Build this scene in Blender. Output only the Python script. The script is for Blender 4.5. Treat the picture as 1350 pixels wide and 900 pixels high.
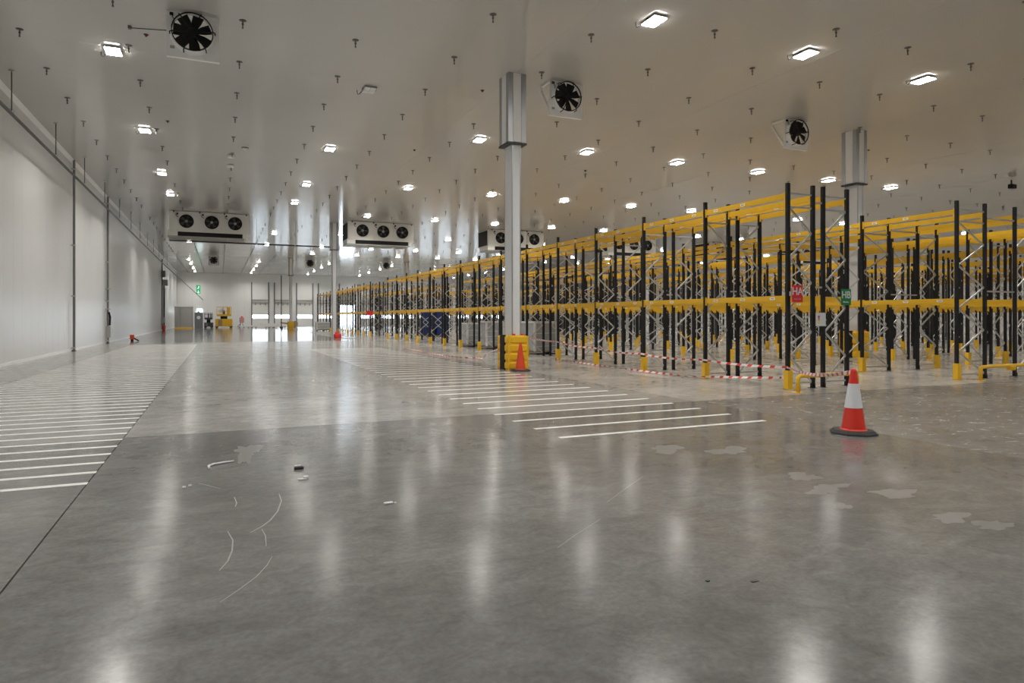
import bpy, math, random
from mathutils import Vector, Matrix
random.seed(7)
PI = math.pi
for o in list(bpy.data.objects): bpy.data.objects.remove(o)
sc = bpy.context.scene
C = sc.collection

# ------------------------------------------------------------------ camera, world, exposure
FPX, HZ, U0, H = 870.0, 418.0, 289.0, 1.6
TH = math.atan((675 - U0) / FPX)
cam = bpy.data.cameras.new('camera'); camo = bpy.data.objects.new('camera', cam); C.objects.link(camo)
cam.sensor_width = 36; cam.lens = FPX / 1350 * 36; cam.shift_y = -(450 - HZ) / 1350; cam.clip_end = 400
camo.location = (0, 0, H); camo.rotation_euler = (PI / 2, 0, -TH)
sc.camera = camo
w = bpy.data.worlds.new('world'); sc.world = w; w.use_nodes = True
w.node_tree.nodes['Background'].inputs[0].default_value = (0.6, 0.75, 1, 1)
w.node_tree.nodes['Background'].inputs[1].default_value = 0.3
sc.view_settings.view_transform = 'Standard'; sc.view_settings.look = 'None'
sc.view_settings.gamma = 1; sc.view_settings.use_curve_mapping = False
sc.view_settings.exposure = 0.85
LED_STRENGTH = 31.0
LAMP_WATTS = 88.0
LAMP_SPREAD = math.radians(140)
WINDOW_STRENGTH = 6.0

# ------------------------------------------------------------------ materials
MATS = {}
def mat(name, col, rough=0.5, metal=0.0, spec=0.5, emit=None, es=0.0, noise=0.0, nscale=8.0, bump=0.0):
    m = bpy.data.materials.new(name); m.use_nodes = True; nt = m.node_tree
    b = nt.nodes['Principled BSDF']
    b.inputs['Base Color'].default_value = (*col, 1); b.inputs['Roughness'].default_value = rough
    b.inputs['Metallic'].default_value = metal; b.inputs['Specular IOR Level'].default_value = spec
    if emit:
        b.inputs['Emission Color'].default_value = (*emit, 1); b.inputs['Emission Strength'].default_value = es
    if noise:
        tc = nt.nodes.new('ShaderNodeTexCoord'); n = nt.nodes.new('ShaderNodeTexNoise')
        n.inputs['Scale'].default_value = nscale; n.inputs['Detail'].default_value = 4
        nt.links.new(tc.outputs['Object'], n.inputs['Vector'])
        r = nt.nodes.new('ShaderNodeMapRange'); r.inputs['To Min'].default_value = 1 - noise; r.inputs['To Max'].default_value = 1 + noise
        nt.links.new(n.outputs['Fac'], r.inputs['Value'])
        v = nt.nodes.new('ShaderNodeVectorMath'); v.operation = 'SCALE'; v.inputs[0].default_value = col
        nt.links.new(r.outputs['Result'], v.inputs['Scale']); nt.links.new(v.outputs['Vector'], b.inputs['Base Color'])
        r2 = nt.nodes.new('ShaderNodeMapRange'); r2.inputs['To Min'].default_value = max(0.02, rough * 0.8); r2.inputs['To Max'].default_value = min(1, rough * 1.2)
        nt.links.new(n.outputs['Fac'], r2.inputs['Value']); nt.links.new(r2.outputs['Result'], b.inputs['Roughness'])
        if bump:
            bp = nt.nodes.new('ShaderNodeBump'); bp.inputs['Strength'].default_value = bump; bp.inputs['Distance'].default_value = 0.01
            nt.links.new(n.outputs['Fac'], bp.inputs['Height']); nt.links.new(bp.outputs['Normal'], b.inputs['Normal'])
    MATS[name] = m
    return m

def ribbed(name, col, rough, axis, period, dist, noise=0.03):
    """painted steel sandwich panel: fine pressed ribs across one axis"""
    m = mat(name, col, rough, noise=noise, nscale=0.6); nt = m.node_tree; b = nt.nodes['Principled BSDF']
    g = nt.nodes.new('ShaderNodeNewGeometry'); s = nt.nodes.new('ShaderNodeSeparateXYZ')
    nt.links.new(g.outputs['Position'], s.inputs[0])
    mu = nt.nodes.new('ShaderNodeMath'); mu.operation = 'MULTIPLY'; mu.inputs[1].default_value = 2 * PI / period
    nt.links.new(s.outputs[axis], mu.inputs[0])
    si = nt.nodes.new('ShaderNodeMath'); si.operation = 'SINE'; nt.links.new(mu.outputs[0], si.inputs[0])
    bp = nt.nodes.new('ShaderNodeBump'); bp.inputs['Strength'].default_value = 1.0; bp.inputs['Distance'].default_value = dist
    nt.links.new(si.outputs[0], bp.inputs['Height']); nt.links.new(bp.outputs['Normal'], b.inputs['Normal'])
    return m

def concrete(name):
    m = mat(name, (.3, .3, .28), .3); nt = m.node_tree; b = nt.nodes['Principled BSDF']
    N = nt.nodes.new; L = nt.links.new
    g = N('ShaderNodeNewGeometry'); oi = N('ShaderNodeObjectInfo')
    mp = N('ShaderNodeMapping'); mp.inputs['Scale'].default_value = (0.8, 1.15, 1); L(g.outputs['Position'], mp.inputs['Vector'])
    def noise(scale, detail, rough, vec, dist=0.0):
        n = N('ShaderNodeTexNoise'); n.inputs['Scale'].default_value = scale; n.inputs['Detail'].default_value = detail
        n.inputs['Roughness'].default_value = rough; n.inputs['Distortion'].default_value = dist; L(vec, n.inputs['Vector']); return n
    n1 = noise(0.55, 6, .6, mp.outputs[0], .6)       # big trowel clouds
    n2 = noise(4.5, 8, .72, mp.outputs[0], .8)        # mottling
    n3 = noise(26, 5, .7, g.outputs['Position'])     # fine grain
    n4 = noise(0.8, 7, .62, g.outputs['Position'], 1.2)  # pale residue patches
    def rng(src, a, bb, c, d):
        r = N('ShaderNodeMapRange'); r.inputs[1].default_value = a; r.inputs[2].default_value = bb
        r.inputs[3].default_value = c; r.inputs[4].default_value = d; L(src, r.inputs[0]); return r.outputs[0]
    def mul(a, bb):
        q = N('ShaderNodeMath'); q.operation = 'MULTIPLY'; L(a, q.inputs[0]); L(bb, q.inputs[1]); return q.outputs[0]
    v = mul(mul(rng(n1.outputs[0], .3, .7, .78, 1.22), rng(n2.outputs[0], .25, .75, .74, 1.26)), rng(n3.outputs[0], .3, .7, .86, 1.14))
    patch = rng(n4.outputs[0], .655, .69, 0, 1)
    pf = N('ShaderNodeMath'); pf.operation = 'MULTIPLY_ADD'; L(patch, pf.inputs[0]); pf.inputs[1].default_value = .07; pf.inputs[2].default_value = 1.0
    v = mul(v, pf.outputs[0])
    vm = N('ShaderNodeVectorMath'); vm.operation = 'SCALE'; L(oi.outputs['Color'], vm.inputs[0]); L(v, vm.inputs['Scale'])
    L(vm.outputs[0], b.inputs['Base Color']); b.inputs['Specular IOR Level'].default_value = .28
    ro = N('ShaderNodeMath'); ro.operation = 'ADD'; L(rng(n2.outputs[0], .3, .7, .13, .21), ro.inputs[0]); L(rng(patch, 0, 1, 0, .03), ro.inputs[1])
    al = N('ShaderNodeMath'); al.operation = 'ADD'; al.inputs[1].default_value = -.5; L(oi.outputs['Alpha'], al.inputs[0])
    r3 = N('ShaderNodeMath'); r3.operation = 'ADD'; L(ro.outputs[0], r3.inputs[0]); L(al.outputs[0], r3.inputs[1])
    L(r3.outputs[0], b.inputs['Roughness'])
    bp = N('ShaderNodeBump'); bp.inputs['Strength'].default_value = .25; bp.inputs['Distance'].default_value = .003
    L(n2.outputs[0], bp.inputs['Height']); L(bp.outputs['Normal'], b.inputs['Normal'])
    return m

M_floor = concrete('polished_concrete')
M_joint = mat('joint_sealant', (.10, .10, .095), .7, noise=.1)
M_ceil = ribbed('ceiling_panel_white', (.59, .58, .555), .12, 1, .05, .0002)
M_wallL = ribbed('wall_panel_white', (.71, .71, .70), .33, 1, .10, .00035)
M_wallF = ribbed('far_wall_white', (.80, .80, .78), .45, 0, .10, .001)
M_backing = mat('wall_backing', (.35, .35, .34), .8, noise=.05)
M_white = mat('white_paint', (.92, .92, .92), .35, noise=.03)
M_evap = mat('evaporator_cream', (.80, .79, .75), .35, noise=.03)
M_galv = mat('galvanised_steel', (.50, .50, .48), .38, .75, noise=.12, nscale=12)
M_brace = mat('galvanised_brace', (.52, .51, .49), .40, .45, noise=.1, nscale=15)
M_trim = mat('brushed_metal_trim', (.42, .43, .44), .36, .8, noise=.03, nscale=3)
M_colgrey = mat('column_grey', (.72, .74, .76), .4, noise=.04)
M_pipe = mat('pipe_grey', (.07, .07, .068), .4, .4, noise=.1)
M_pipel = mat('pipe_light_grey', (.20, .20, .195), .4, .4, noise=.08)
M_black = mat('black_plastic', (.010, .010, .010), .6, spec=.3, noise=.1)
M_upr = mat('upright_black', (.010, .011, .013), .5, spec=.35, noise=.2, nscale=10)
M_yel = mat('beam_yellow', (.72, .415, .018), .42, noise=.07, nscale=3)
M_guard = mat('guard_yellow', (.85, .50, .02), .42, noise=.05)
M_red = mat('sign_red', (.72, .03, .04), .45, noise=.03)
M_dred = mat('sensor_red', (.16, .012, .014), .5, noise=.03)
M_green = mat('sign_green', (.012, .22, .07), .45, noise=.03)
M_cred = mat('cone_red', (.78, .045, .025), .45, noise=.06)
M_corange = mat('cone_orange', (.72, .07, .02), .45, noise=.08)
M_cwhite = mat('cone_reflective_white', (.78, .79, .82), .4, noise=.03)
M_rubber = mat('black_rubber', (.03, .03, .03), .7, noise=.2)
M_line = mat('line_white', (.82, .82, .80), .45, noise=.06, nscale=6)
M_tape_r = mat('tape_red', (.70, .05, .04), .4, noise=.04)
M_tape_w = mat('tape_white', (.80, .78, .77), .4, noise=.04)
M_tag = mat('tag_white', (.82, .80, .76), .5, noise=.05)
M_tagink = mat('tag_ink', (.16, .15, .14), .6, noise=.1)
M_dark = mat('dark_steel', (.06, .06, .062), .5, .3, noise=.15)
M_hook = mat('hook_zinc', (.16, .16, .155), .4, .6, noise=.15)
M_grey = mat('grey_paint', (.38, .375, .355), .45, noise=.05)
M_greyd = mat('grey_paint_dark', (.17, .18, .185), .45, noise=.05)
M_film = mat('stretch_film_grey', (.36, .365, .37), .22, noise=.25, nscale=5, bump=.6)
M_filmw = mat('pale_edge_protector', (.66, .66, .64), .45, noise=.05)
M_blue = mat('blue_sheet', (.008, .025, .12), .4, noise=.35, nscale=2.5, bump=.8)
M_wood = mat('raw_timber', (.30, .21, .12), .7, noise=.2, nscale=5)
M_cardb = mat('cardboard', (.42, .33, .23), .75, noise=.1)
M_pink = mat('faded_pink', (.60, .30, .30), .6, noise=.15)
M_scuff = mat('scuff_pale', (.30, .295, .28), .5, noise=.2, nscale=20)
M_led = mat('led_lens', (.9, .9, .9), .3, emit=(1.0, .965, .91), es=LED_STRENGTH, noise=.01)
M_ledoff = mat('led_lens_unlit', (.80, .84, .86), .15, noise=.02)
M_win = mat('daylight_window', (.8, .85, .9), .2, emit=(.72, .86, 1.0), es=WINDOW_STRENGTH, noise=.01)
M_exit = mat('exit_sign_lit', (.01, .25, .10), .4, emit=(.02, .45, .18), es=.35, noise=.01)
M_exitw = mat('exit_pictogram', (.8, .9, .85), .4, emit=(.8, 1, .9), es=.5, noise=.01)
M_lamp = mat('emergency_lamp', (.8, .9, .95), .4, emit=(.75, .95, 1), es=6, noise=.01)
M_purple = mat('print_purple', (.14, .03, .22), .5, noise=.03)
M_mag = mat('print_magenta', (.65, .05, .18), .5, noise=.03)
M_orange = mat('print_orange', (.75, .25, .10), .5, noise=.03)
M_yellow2 = mat('print_yellow', (.75, .68, .12), .5, noise=.03)

# ------------------------------------------------------------------ mesh helpers
class MB:
    def __init__(s): s.v = []; s.f = []; s.mi = []
    def add(s, vs, fs, mi=0):
        b = len(s.v); s.v += [tuple(p) for p in vs]; s.f += [tuple(b + i for i in f) for f in fs]; s.mi += [mi] * len(fs); return s
    def box(s, x0, x1, y0, y1, z0, z1, mi=0):
        vs = [(x, y, z) for z in (z0, z1) for y in (y0, y1) for x in (x0, x1)]
        return s.add(vs, [(0, 2, 3, 1), (4, 5, 7, 6), (0, 1, 5, 4), (2, 6, 7, 3), (0, 4, 6, 2), (1, 3, 7, 5)], mi)
    def bevbox(s, x0, x1, y0, y1, z0, z1, r, mi=0, n=3):
        """vertical-edge rounded box with chamfered top"""
        pts = []
        for cx, cy, a0 in ((x1 - r, y1 - r, 0), (x0 + r, y1 - r, 90), (x0 + r, y0 + r, 180), (x1 - r, y0 + r, 270)):
            for k in range(n + 1):
                a = math.radians(a0 + 90 * k / n); pts.append((cx + r * math.cos(a), cy + r * math.sin(a)))
        m = len(pts); cx, cy = (x0 + x1) / 2, (y0 + y1) / 2
        c = min(r * .4, (z1 - z0) * .2); sx = 1 - 2 * c / (x1 - x0); sy = 1 - 2 * c / (y1 - y0)
        sh = lambda p: (cx + (p[0] - cx) * sx, cy + (p[1] - cy) * sy)
        rings = [[(*sh(p), z0) for p in pts], [(*p, z0 + c) for p in pts], [(*p, z1 - c) for p in pts], [(*sh(p), z1) for p in pts]]
        vs = [p for rr in rings for p in rr]; fs = []
        for k in range(3):
            for i in range(m): j = (i + 1) % m; fs.append((k * m + i, k * m + j, (k + 1) * m + j, (k + 1) * m + i))
        fs.append(tuple(range(m - 1, -1, -1))); fs.append(tuple(3 * m + i for i in range(m)))
        return s.add(vs, fs, mi)
    def obox(s, p, q, wx, wy, up=(0, 0, 1), mi=0):
        p, q = Vector(p), Vector(q); d = (q - p).normalized(); u = Vector(up)
        a = d.cross(u)
        if a.length < 1e-4: a = d.cross(Vector((1, 0, 0)))
        a.normalize(); b = a.cross(d)
        vs = []
        for e in (p, q):
            for i, j in ((-1, -1), (1, -1), (1, 1), (-1, 1)): vs.append(e + a * (i * wx / 2) + b * (j * wy / 2))
        return s.add(vs, [(3, 2, 1, 0), (4, 5, 6, 7), (0, 1, 5, 4), (1, 2, 6, 5), (2, 3, 7, 6), (3, 0, 4, 7)], mi)
    def tube(s, pts, r, n=8, mi=0, cap=True):
        P = [Vector(p) for p in pts]; rings = []; prev = None
        for i, p in enumerate(P):
            d = ((P[min(i + 1, len(P) - 1)] - P[max(i - 1, 0)])).normalized()
            if prev is None:
                a = d.cross(Vector((0, 0, 1)));
                if a.length < 1e-3: a = d.cross(Vector((1, 0, 0)))
                a.normalize()
            else:
                a = (prev - d * prev.dot(d)).normalized()
            prev = a; b = d.cross(a); rr = r[i] if isinstance(r, (list, tuple)) else r
            rings.append([p + (a * math.cos(2 * PI * k / n) + b * math.sin(2 * PI * k / n)) * rr for k in range(n)])
        vs = [q for R in rings for q in R]; fs = []
        for i in range(len(P) - 1):
            for k in range(n): l = (k + 1) % n; fs.append((i * n + k, i * n + l, (i + 1) * n + l, (i + 1) * n + k))
        if cap: fs.append(tuple(range(n - 1, -1, -1))); fs.append(tuple((len(P) - 1) * n + k for k in range(n)))
        return s.add(vs, fs, mi)
    def lathe(s, prof, c=(0, 0, 0), n=24, mi=0, axis='z'):
        vs = []; fs = []
        for r, z in prof:
            for k in range(n):
                a = 2 * PI * k / n; x, y = r * math.cos(a), r * math.sin(a)
                vs.append((c[0] + x, c[1] + y, c[2] + z) if axis == 'z' else (c[0] + x, c[1] + z, c[2] + y))
        for i in range(len(prof) - 1):
            for k in range(n):
                l = (k + 1) % n; q = (i * n + k, i * n + l, (i + 1) * n + l, (i + 1) * n + k)
                fs.append(q if axis == 'z' else q[::-1])
        return s.add(vs, fs, mi)
    def mesh(s, name, mats, smooth=False):
        me = bpy.data.meshes.new(name); me.from_pydata(s.v, [], s.f)
        for m in (mats if isinstance(mats, (list, tuple)) else [mats]): me.materials.append(m)
        if any(s.mi): me.polygons.foreach_set('material_index', s.mi)
        if smooth: me.polygons.foreach_set('use_smooth', [True] * len(me.polygons))
        me.update(); return me
    def build(s, name, mats, parent=None, loc=(0, 0, 0), smooth=False):
        return ob(name, s.mesh(name, mats, smooth), parent, loc)
def ob(name, me, parent=None, loc=(0, 0, 0)):
    o = bpy.data.objects.new(name, me); C.objects.link(o); o.location = loc
    if parent is not None: o.parent = parent
    return o
def tag(o, label, cat=None, group=None, kind=None):
    if label: o['label'] = label
    if cat: o['category'] = cat
    if group: o['group'] = group
    if kind: o['kind'] = kind
    return o
def thing(name, label, cat, loc=(0, 0, 0), group=None, kind=None):
    o = bpy.data.objects.new(name, None); C.objects.link(o); o.location = loc; o.empty_display_size = .2
    return tag(o, label, cat, group, kind)
def copy_tree(o, parent=None):
    c = o.copy(); C.objects.link(c)
    if parent is not None: c.parent = parent
    for ch in o.children: copy_tree(ch, c)
    return c
def text_mesh(body, size, mats, bold=0.0, depth=.002):
    cu = bpy.data.curves.new('text', 'FONT'); cu.body = body; cu.size = size; cu.extrude = depth; cu.offset = bold
    cu.align_x = 'CENTER'; cu.align_y = 'CENTER'
    t = bpy.data.objects.new('text', cu); C.objects.link(t)
    dg = bpy.context.evaluated_depsgraph_get(); me = bpy.data.meshes.new_from_object(t.evaluated_get(dg))
    bpy.data.objects.remove(t); me.materials.clear(); me.materials.append(mats); return me
def ordinal(n):
    if n >= 20: return 'twenty-' + ordinal(n - 20) if n < 29 else ('thirtieth' if n == 29 else 'thirty-' + ordinal(n - 30))
    if n == 19: return 'twentieth'
    return ['first', 'second', 'third', 'fourth', 'fifth', 'sixth', 'seventh', 'eighth', 'ninth', 'tenth', 'eleventh', 'twelfth', 'thirteenth', 'fourteenth', 'fifteenth', 'sixteenth', 'seventeenth', 'eighteenth', 'nineteenth'][n]

# ------------------------------------------------------------------ structure
XL, XR, YB, YF, ZC = -6.4, 68.0, -14.0, 122.0, 9.05
fl = MB().box(XL - .3, XR + .3, YB - .3, YF + .3, -.25, -.03).build('floor', M_joint)
tag(fl, 'polished grey concrete warehouse floor', kind='structure')
xj = [XL, -4.72, -1.16, 8.3, 17.5, 26.5, 36, 46, 57, XR]
yj = [YB, 10.1, 28, 46, 64, 82, 100, YF]
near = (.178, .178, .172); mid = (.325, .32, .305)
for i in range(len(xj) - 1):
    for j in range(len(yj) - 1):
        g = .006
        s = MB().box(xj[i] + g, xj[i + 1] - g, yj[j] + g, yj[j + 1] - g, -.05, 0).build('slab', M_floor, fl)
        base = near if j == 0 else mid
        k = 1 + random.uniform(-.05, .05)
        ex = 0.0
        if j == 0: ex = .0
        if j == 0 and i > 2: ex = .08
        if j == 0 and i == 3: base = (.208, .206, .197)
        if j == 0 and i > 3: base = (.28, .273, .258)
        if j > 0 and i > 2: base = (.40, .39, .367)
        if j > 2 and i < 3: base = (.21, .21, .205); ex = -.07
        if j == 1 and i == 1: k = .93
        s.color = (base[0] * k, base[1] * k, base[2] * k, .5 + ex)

ce = MB().box(XL - .3, XR + .3, YB - .3, YF + .3, ZC + .03, ZC + .25).build('ceiling', M_backing)
tag(ce, 'glossy off-white insulated panel ceiling', kind='structure')
cx = [XL, .83, 8.32] + [8.32 + 7.525 * k for k in range(1, 8)] + [XR]
cy = [YB, -2.5, 9.3, 21.1, 32.9, 44.7, 56.5, 68.3, 80.1, 91.9, 103.7, 115.5, YF]
for i in range(len(cx) - 1):
    for j in range(len(cy) - 1):
        MB().box(cx[i] + .004, cx[i + 1] - .004, cy[j] + .002, cy[j + 1] - .002, ZC, ZC + .05).build('ceiling_panel', M_ceil, ce)
for x in cx[1:-1]:
    MB().box(x - .05, x + .05, YB, YF, ZC - .004, ZC).build('joint_strip', M_ceil, ce)

wl = MB().box(XL - .3, XL - .02, YB - .3, YF + .3, -.25, ZC + .25).build('wall_left', M_backing)
tag(wl, 'glossy white ribbed panel wall along the left', kind='structure')
PW = 1.15
pm = MB().box(-.02, 0, .003, PW - .003, .0, ZC).mesh('wall_panel', M_wallL)
for k in range(int((YF - YB) / PW) + 1):
    y = YB + k * PW
    if y + PW > YF: break
    ob('wall_panel', pm, wl, (XL, y, 0))
wf = MB().box(XL - .3, XR + .3, YF + .02, YF + .3, -.25, ZC + .25).build('wall_far', M_backing)
tag(wf, 'white panel wall with loading doors at the far end', kind='structure')
pm = MB().box(.003, PW - .003, 0, .02, 0, ZC).mesh('far_panel', M_wallF)
for k in range(int((XR - XL) / PW) + 1):
    x = XL + k * PW
    if x + PW > XR + .6: break
    ob('wall_panel', pm, wf, (x, YF, 0))
wr = MB().box(XR, XR + .3, YB - .3, YF + .3, -.25, ZC + .25).build('wall_right', M_wallL); tag(wr, 'white panel wall beyond the racking on the right', kind='structure')
wb = MB().box(XL - .3, XR + .3, YB - .3, YB, -.25, ZC + .25).build('wall_back', M_wallF); tag(wb, 'white panel wall behind the viewer', kind='structure')
t = MB().add([(XL, YB, ZC - .14), (XL, YF, ZC - .14), (XL + .13, YF, ZC), (XL + .13, YB, ZC), (XL, YB, ZC), (XL, YF, ZC)],
             [(0, 3, 2, 1), (0, 1, 5, 4), (0, 4, 3), (1, 2, 5)]).build('trim_1', M_white)
tag(t, 'sloping white cove trim between left wall and ceiling', kind='structure')
t = MB().box(XL, XL + .03, YB, YF, 0, .10).build('baseboard_left', M_white); tag(t, 'low white coving at the foot of the left wall', kind='structure')

# floor hatching and slab marks, parts of the floor
lm = MB().box(-4.62, -1.16, -.045, .045, 0, .002).mesh('hatch_line', M_line)
for k in range(72): ob('hatch_line', lm, fl, (0, 7.47 + .502 * k, 0))
lm = MB().box(4.13, 7.72, -.045, .045, 0, .002).mesh('hatch_line', M_line)
for k in range(36): ob('hatch_line', lm, fl, (0, 7.76 + .755 * k, 0))
def ribbon(pts, wd, z=.0012):
    m = MB(); P = [Vector((p[0], p[1], 0)) for p in pts]; vs = []
    for i, p in enumerate(P):
        d = (P[min(i + 1, len(P) - 1)] - P[max(i - 1, 0)]).normalized(); n = Vector((-d.y, d.x, 0))
        ww = wd * (.35 + .65 * math.sin(PI * (i + .5) / len(P)))
        vs += [(p + n * ww / 2) + Vector((0, 0, z)), (p - n * ww / 2) + Vector((0, 0, z))]
    m.add(vs, [(2 * i, 2 * i + 1, 2 * i + 3, 2 * i + 2) for i in range(len(P) - 1)]); return m
def gnd(u, v, z=0.0):
    r = (u - 675) / FPX; Z = (H - z) * FPX / (v - HZ)
    return (Z * (r * math.cos(TH) + math.sin(TH)), Z * (math.cos(TH) - r * math.sin(TH)))
for pts, wd in (([(368, 651), (371, 660), (366, 674), (356, 686), (345, 694), (330, 702)], .022),
                ([(300, 700), (307, 712), (306, 726), (300, 740), (289, 752)], .018),
                ([(359, 733), (352, 745), (338, 760), (318, 775), (290, 794)], .012),
                ([(345, 697), (350, 706), (351, 720)], .012), ([(309, 655), (312, 663), (310, 668)], .016),
                ([(262, 637), (275, 640), (290, 644)], .012), ([(735, 722), (760, 704), (792, 684)], .008),
                ([(800, 662), (830, 640), (848, 628)], .008)):
    ribbon([gnd(*p) for p in pts], wd * .55).build('scuff_mark', M_scuff, fl)

M_patch = mat('cement_residue', (.215, .212, .203), .30, noise=.14, nscale=7)
prn = random.Random(11)
for pk, (u, v, ru, rv) in enumerate(((328, 593, 16, 7), (322, 603, 7, 9), (1058, 628, 20, 5), (1085, 646, 22, 5), (1098, 641, 18, 4), (1180, 650, 34, 5), (1255, 682, 26, 6), (1310, 692, 30, 5), (880, 592, 22, 5), (960, 594, 24, 5), (1110, 667, 12, 4))):
    n = 22; ph = [prn.uniform(0, 6.28) for _ in range(3)]
    ring = []
    for k in range(n):
        a = 2 * PI * k / n; q = 1 + .22 * math.sin(2 * a + ph[0]) + .2 * math.sin(3 * a + ph[1]) + .14 * math.sin(7 * a + ph[2]) + prn.uniform(-.1, .1)
        x, y = gnd(u + ru * q * math.cos(a), v + rv * q * math.sin(a)); ring.append((x, y, .0004 + .00012 * pk))
    MB().add(ring, [tuple(range(n))[::-1]]).build('residue_patch', M_patch, fl)

# ------------------------------------------------------------------ loading doors in the far wall
def dock_door(n, x, opened=False):
    label = 'open loading door letting in bright daylight, behind the racking' if opened else \
        ['leftmost grey loading door with bright window strip on the far wall', 'loading door beside the far column with yellow guard', 'loading door just right of the far column'][n - 1] if n <= 3 else \
        'loading door half hidden by racking, %s from the left on the far wall' % ordinal(n - 1)
    t = thing('door_%d' % n, label, None, (x, YF, 0), kind='structure'); W = 2.75
    for sx in (0, W): MB().box(sx - .09, sx + .09, -.14, 0, 0, 7.65).build('track', M_greyd, t)
    for z, hh in ((4.5, .16), (3.95, .28)): MB().box(.09, W - .09, -.16, 0, z, z + hh).build('spring_bar', M_galv, t)
    for k in range(3): MB().box(.5 + k * .8, .72 + k * .8, -.2, 0, 3.7, 4.2).build('bracket', M_grey, t)
    if opened:
        MB().box(.09, W - .09, -.06, 0, .05, 3.8).build('daylight_opening', M_win, t)
        MB().box(.09, W - .09, -.1, 0, 3.8, 3.95).build('raised_leaf', M_grey, t)
    else:
        for a in range(6):
            z0 = .04 + a * .635
            MB().box(.09, W - .09, -.07, 0, z0, z0 + .62).build('leaf_panel', M_evap, t)
        MB().box(.16, W - .45, -.09, -.07, 1.42, 1.98).build('window_pane', M_win, t)
        MB().box(W - .38, W - .13, -.09, -.07, 1.42, 1.98).build('window_pane', M_win, t)
    MB().box(0, W, -1.2, 0, 0, .03).build('leveller_plate', M_galv, t)
    return t
for n in range(14): dock_door(n + 1, 5.1 + 3.7 * n, n in (4,))

# ------------------------------------------------------------------ steel columns
def collar_mesh():
    return None
def column(x, y, label, full=True):
    t = thing('steel_column', label, 'column', (x, y, 0))
    MB().box(-.145, .145, -.275, .275, 0, 6.93).build('shaft', M_colgrey, t)
    for sx in (-1, 1):
        for sy in (-1, 1): MB().box(sx * .135 - .014, sx * .135 + .014, sy * .27 - .012, sy * .27 + .012, 0, 6.93).build('edge_flange', M_trim, t)
    k = MB().box(-.27, .27, -.31, .31, 6.94, ZC - .001).build('collar', M_colgrey, t)
    for sx in (-1, 1):
        for sy in (-1, 1): MB().box(sx * .22 - .08, sx * .22 + .08, sy * .26 - .085, sy * .26 + .085, 6.93, ZC - .0005).build('corner_trim', M_trim, k)
    for sx in (-1, 1): MB().box(sx * .285 - .012, sx * .285 + .012, -.165, .165, 6.96, ZC - .001).build('side_panel', M_white, k)
    for sy in (-1, 1): MB().box(-.13, .13, sy * .332 - .012, sy * .332 + .012, 6.96, ZC - .001).build('face_panel', M_white, k)
    MB().box(-.315, .315, -.36, .36, 6.88, 6.94).build('collar_rim', M_dark, k)
    MB().box(-.22, .22, -.35, .35, 0, .025).build('base_plate', M_galv, t)
    return t
cols = [(8.32, 18.7, 'nearest steel column, standing in the open aisle beside an orange cone'), (23.37, 18.7, 'steel column standing among the racking at the right'),
        (8.32, 53.6, 'aisle column in the middle distance with red bag at its foot'), (23.37, 53.6, 'steel column half hidden behind the nearest column'),
        (8.32, 88.4, 'distant aisle column in front of the loading doors'), (23.37, 88.4, 'distant steel column rising behind the racking under the second cooler'),
        (38.42, 18.7, 'steel column deep in the racking beyond the right edge'), (38.42, 53.6, 'steel column far inside the racking on the right')]
for c in cols: column(*c)

def column_guard(x, y, label):
    t = thing('column_guard', label, 'column guard', (x, y, 0))
    hx, hy = .36, .46
    for k in range(4):
        z0 = .005 + k * .262
        m = MB().bevbox(-hx, hx, -hy, hy, z0, z0 + .255, .16, n=5); m.build('ring_segment', M_guard, t)
    MB().box(-hx + .03, hx - .03, -hy + .03, hy - .03, 0, 1.03).build('core', M_guard, t)
    MB().box(-hx - .012, -hx + .04, -.2, .14, 0, 1.06).build('black_strip', M_black, t)
    MB().box(hx - .04, hx + .012, -.2, .14, 0, 1.06).build('black_strip', M_black, t)
    for p in ((-.12, -.36), (.16, -.36)): MB().lathe([(0, .05), (.045, .045), (.05, 0)], (p[0], p[1], 1.05), 10).build('red_cap', M_cred, t)
    return t
column_guard(8.32, 18.7, 'yellow plastic guard around the foot of the nearest column')
column_guard(23.37, 18.7, 'yellow plastic guard around the column behind the green sign')
column_guard(8.32, 88.4, 'yellow guard on the distant column by the loading doors')

# ------------------------------------------------------------------ pallet racking
UH, UW, UD = 4.58, .09, .072       # upright height, width (x), depth (y)
ZB = (2.02, 4.30)
def upright_mesh():
    m = MB()     # open C section, ribbed face towards the bay
    pr = [(-.034, -.041), (-.034, .041), (.034, .041), (.034, .028), (.01, .028), (.0, .016), (.0, -.016), (.01, -.028), (.034, -.028), (.034, -.041)]
    n = len(pr); vs = [(p[1], p[0], z) for z in (0.006, UH) for p in pr]
    fs = [(i, (i + 1) % n, n + (i + 1) % n, n + i) for i in range(n)] + [tuple(range(n - 1, -1, -1)), tuple(range(n, 2 * n))]
    return m.add(vs, fs).mesh('upright', M_upr)
ME_up = upright_mesh()
ME_foot = MB().box(-.08, .08, -.07, .07, 0, .008).box(-.02, .02, -.06, -.045, .008, .1).mesh('foot_plate', M_upr)
ME_ug = MB().box(-.062, .062, -.075, -.055, .0, .42).box(-.075, -.055, -.075, .05, 0, .42).box(.055, .075, -.075, .05, 0, .42).mesh('upright_guard', M_guard)
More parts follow.
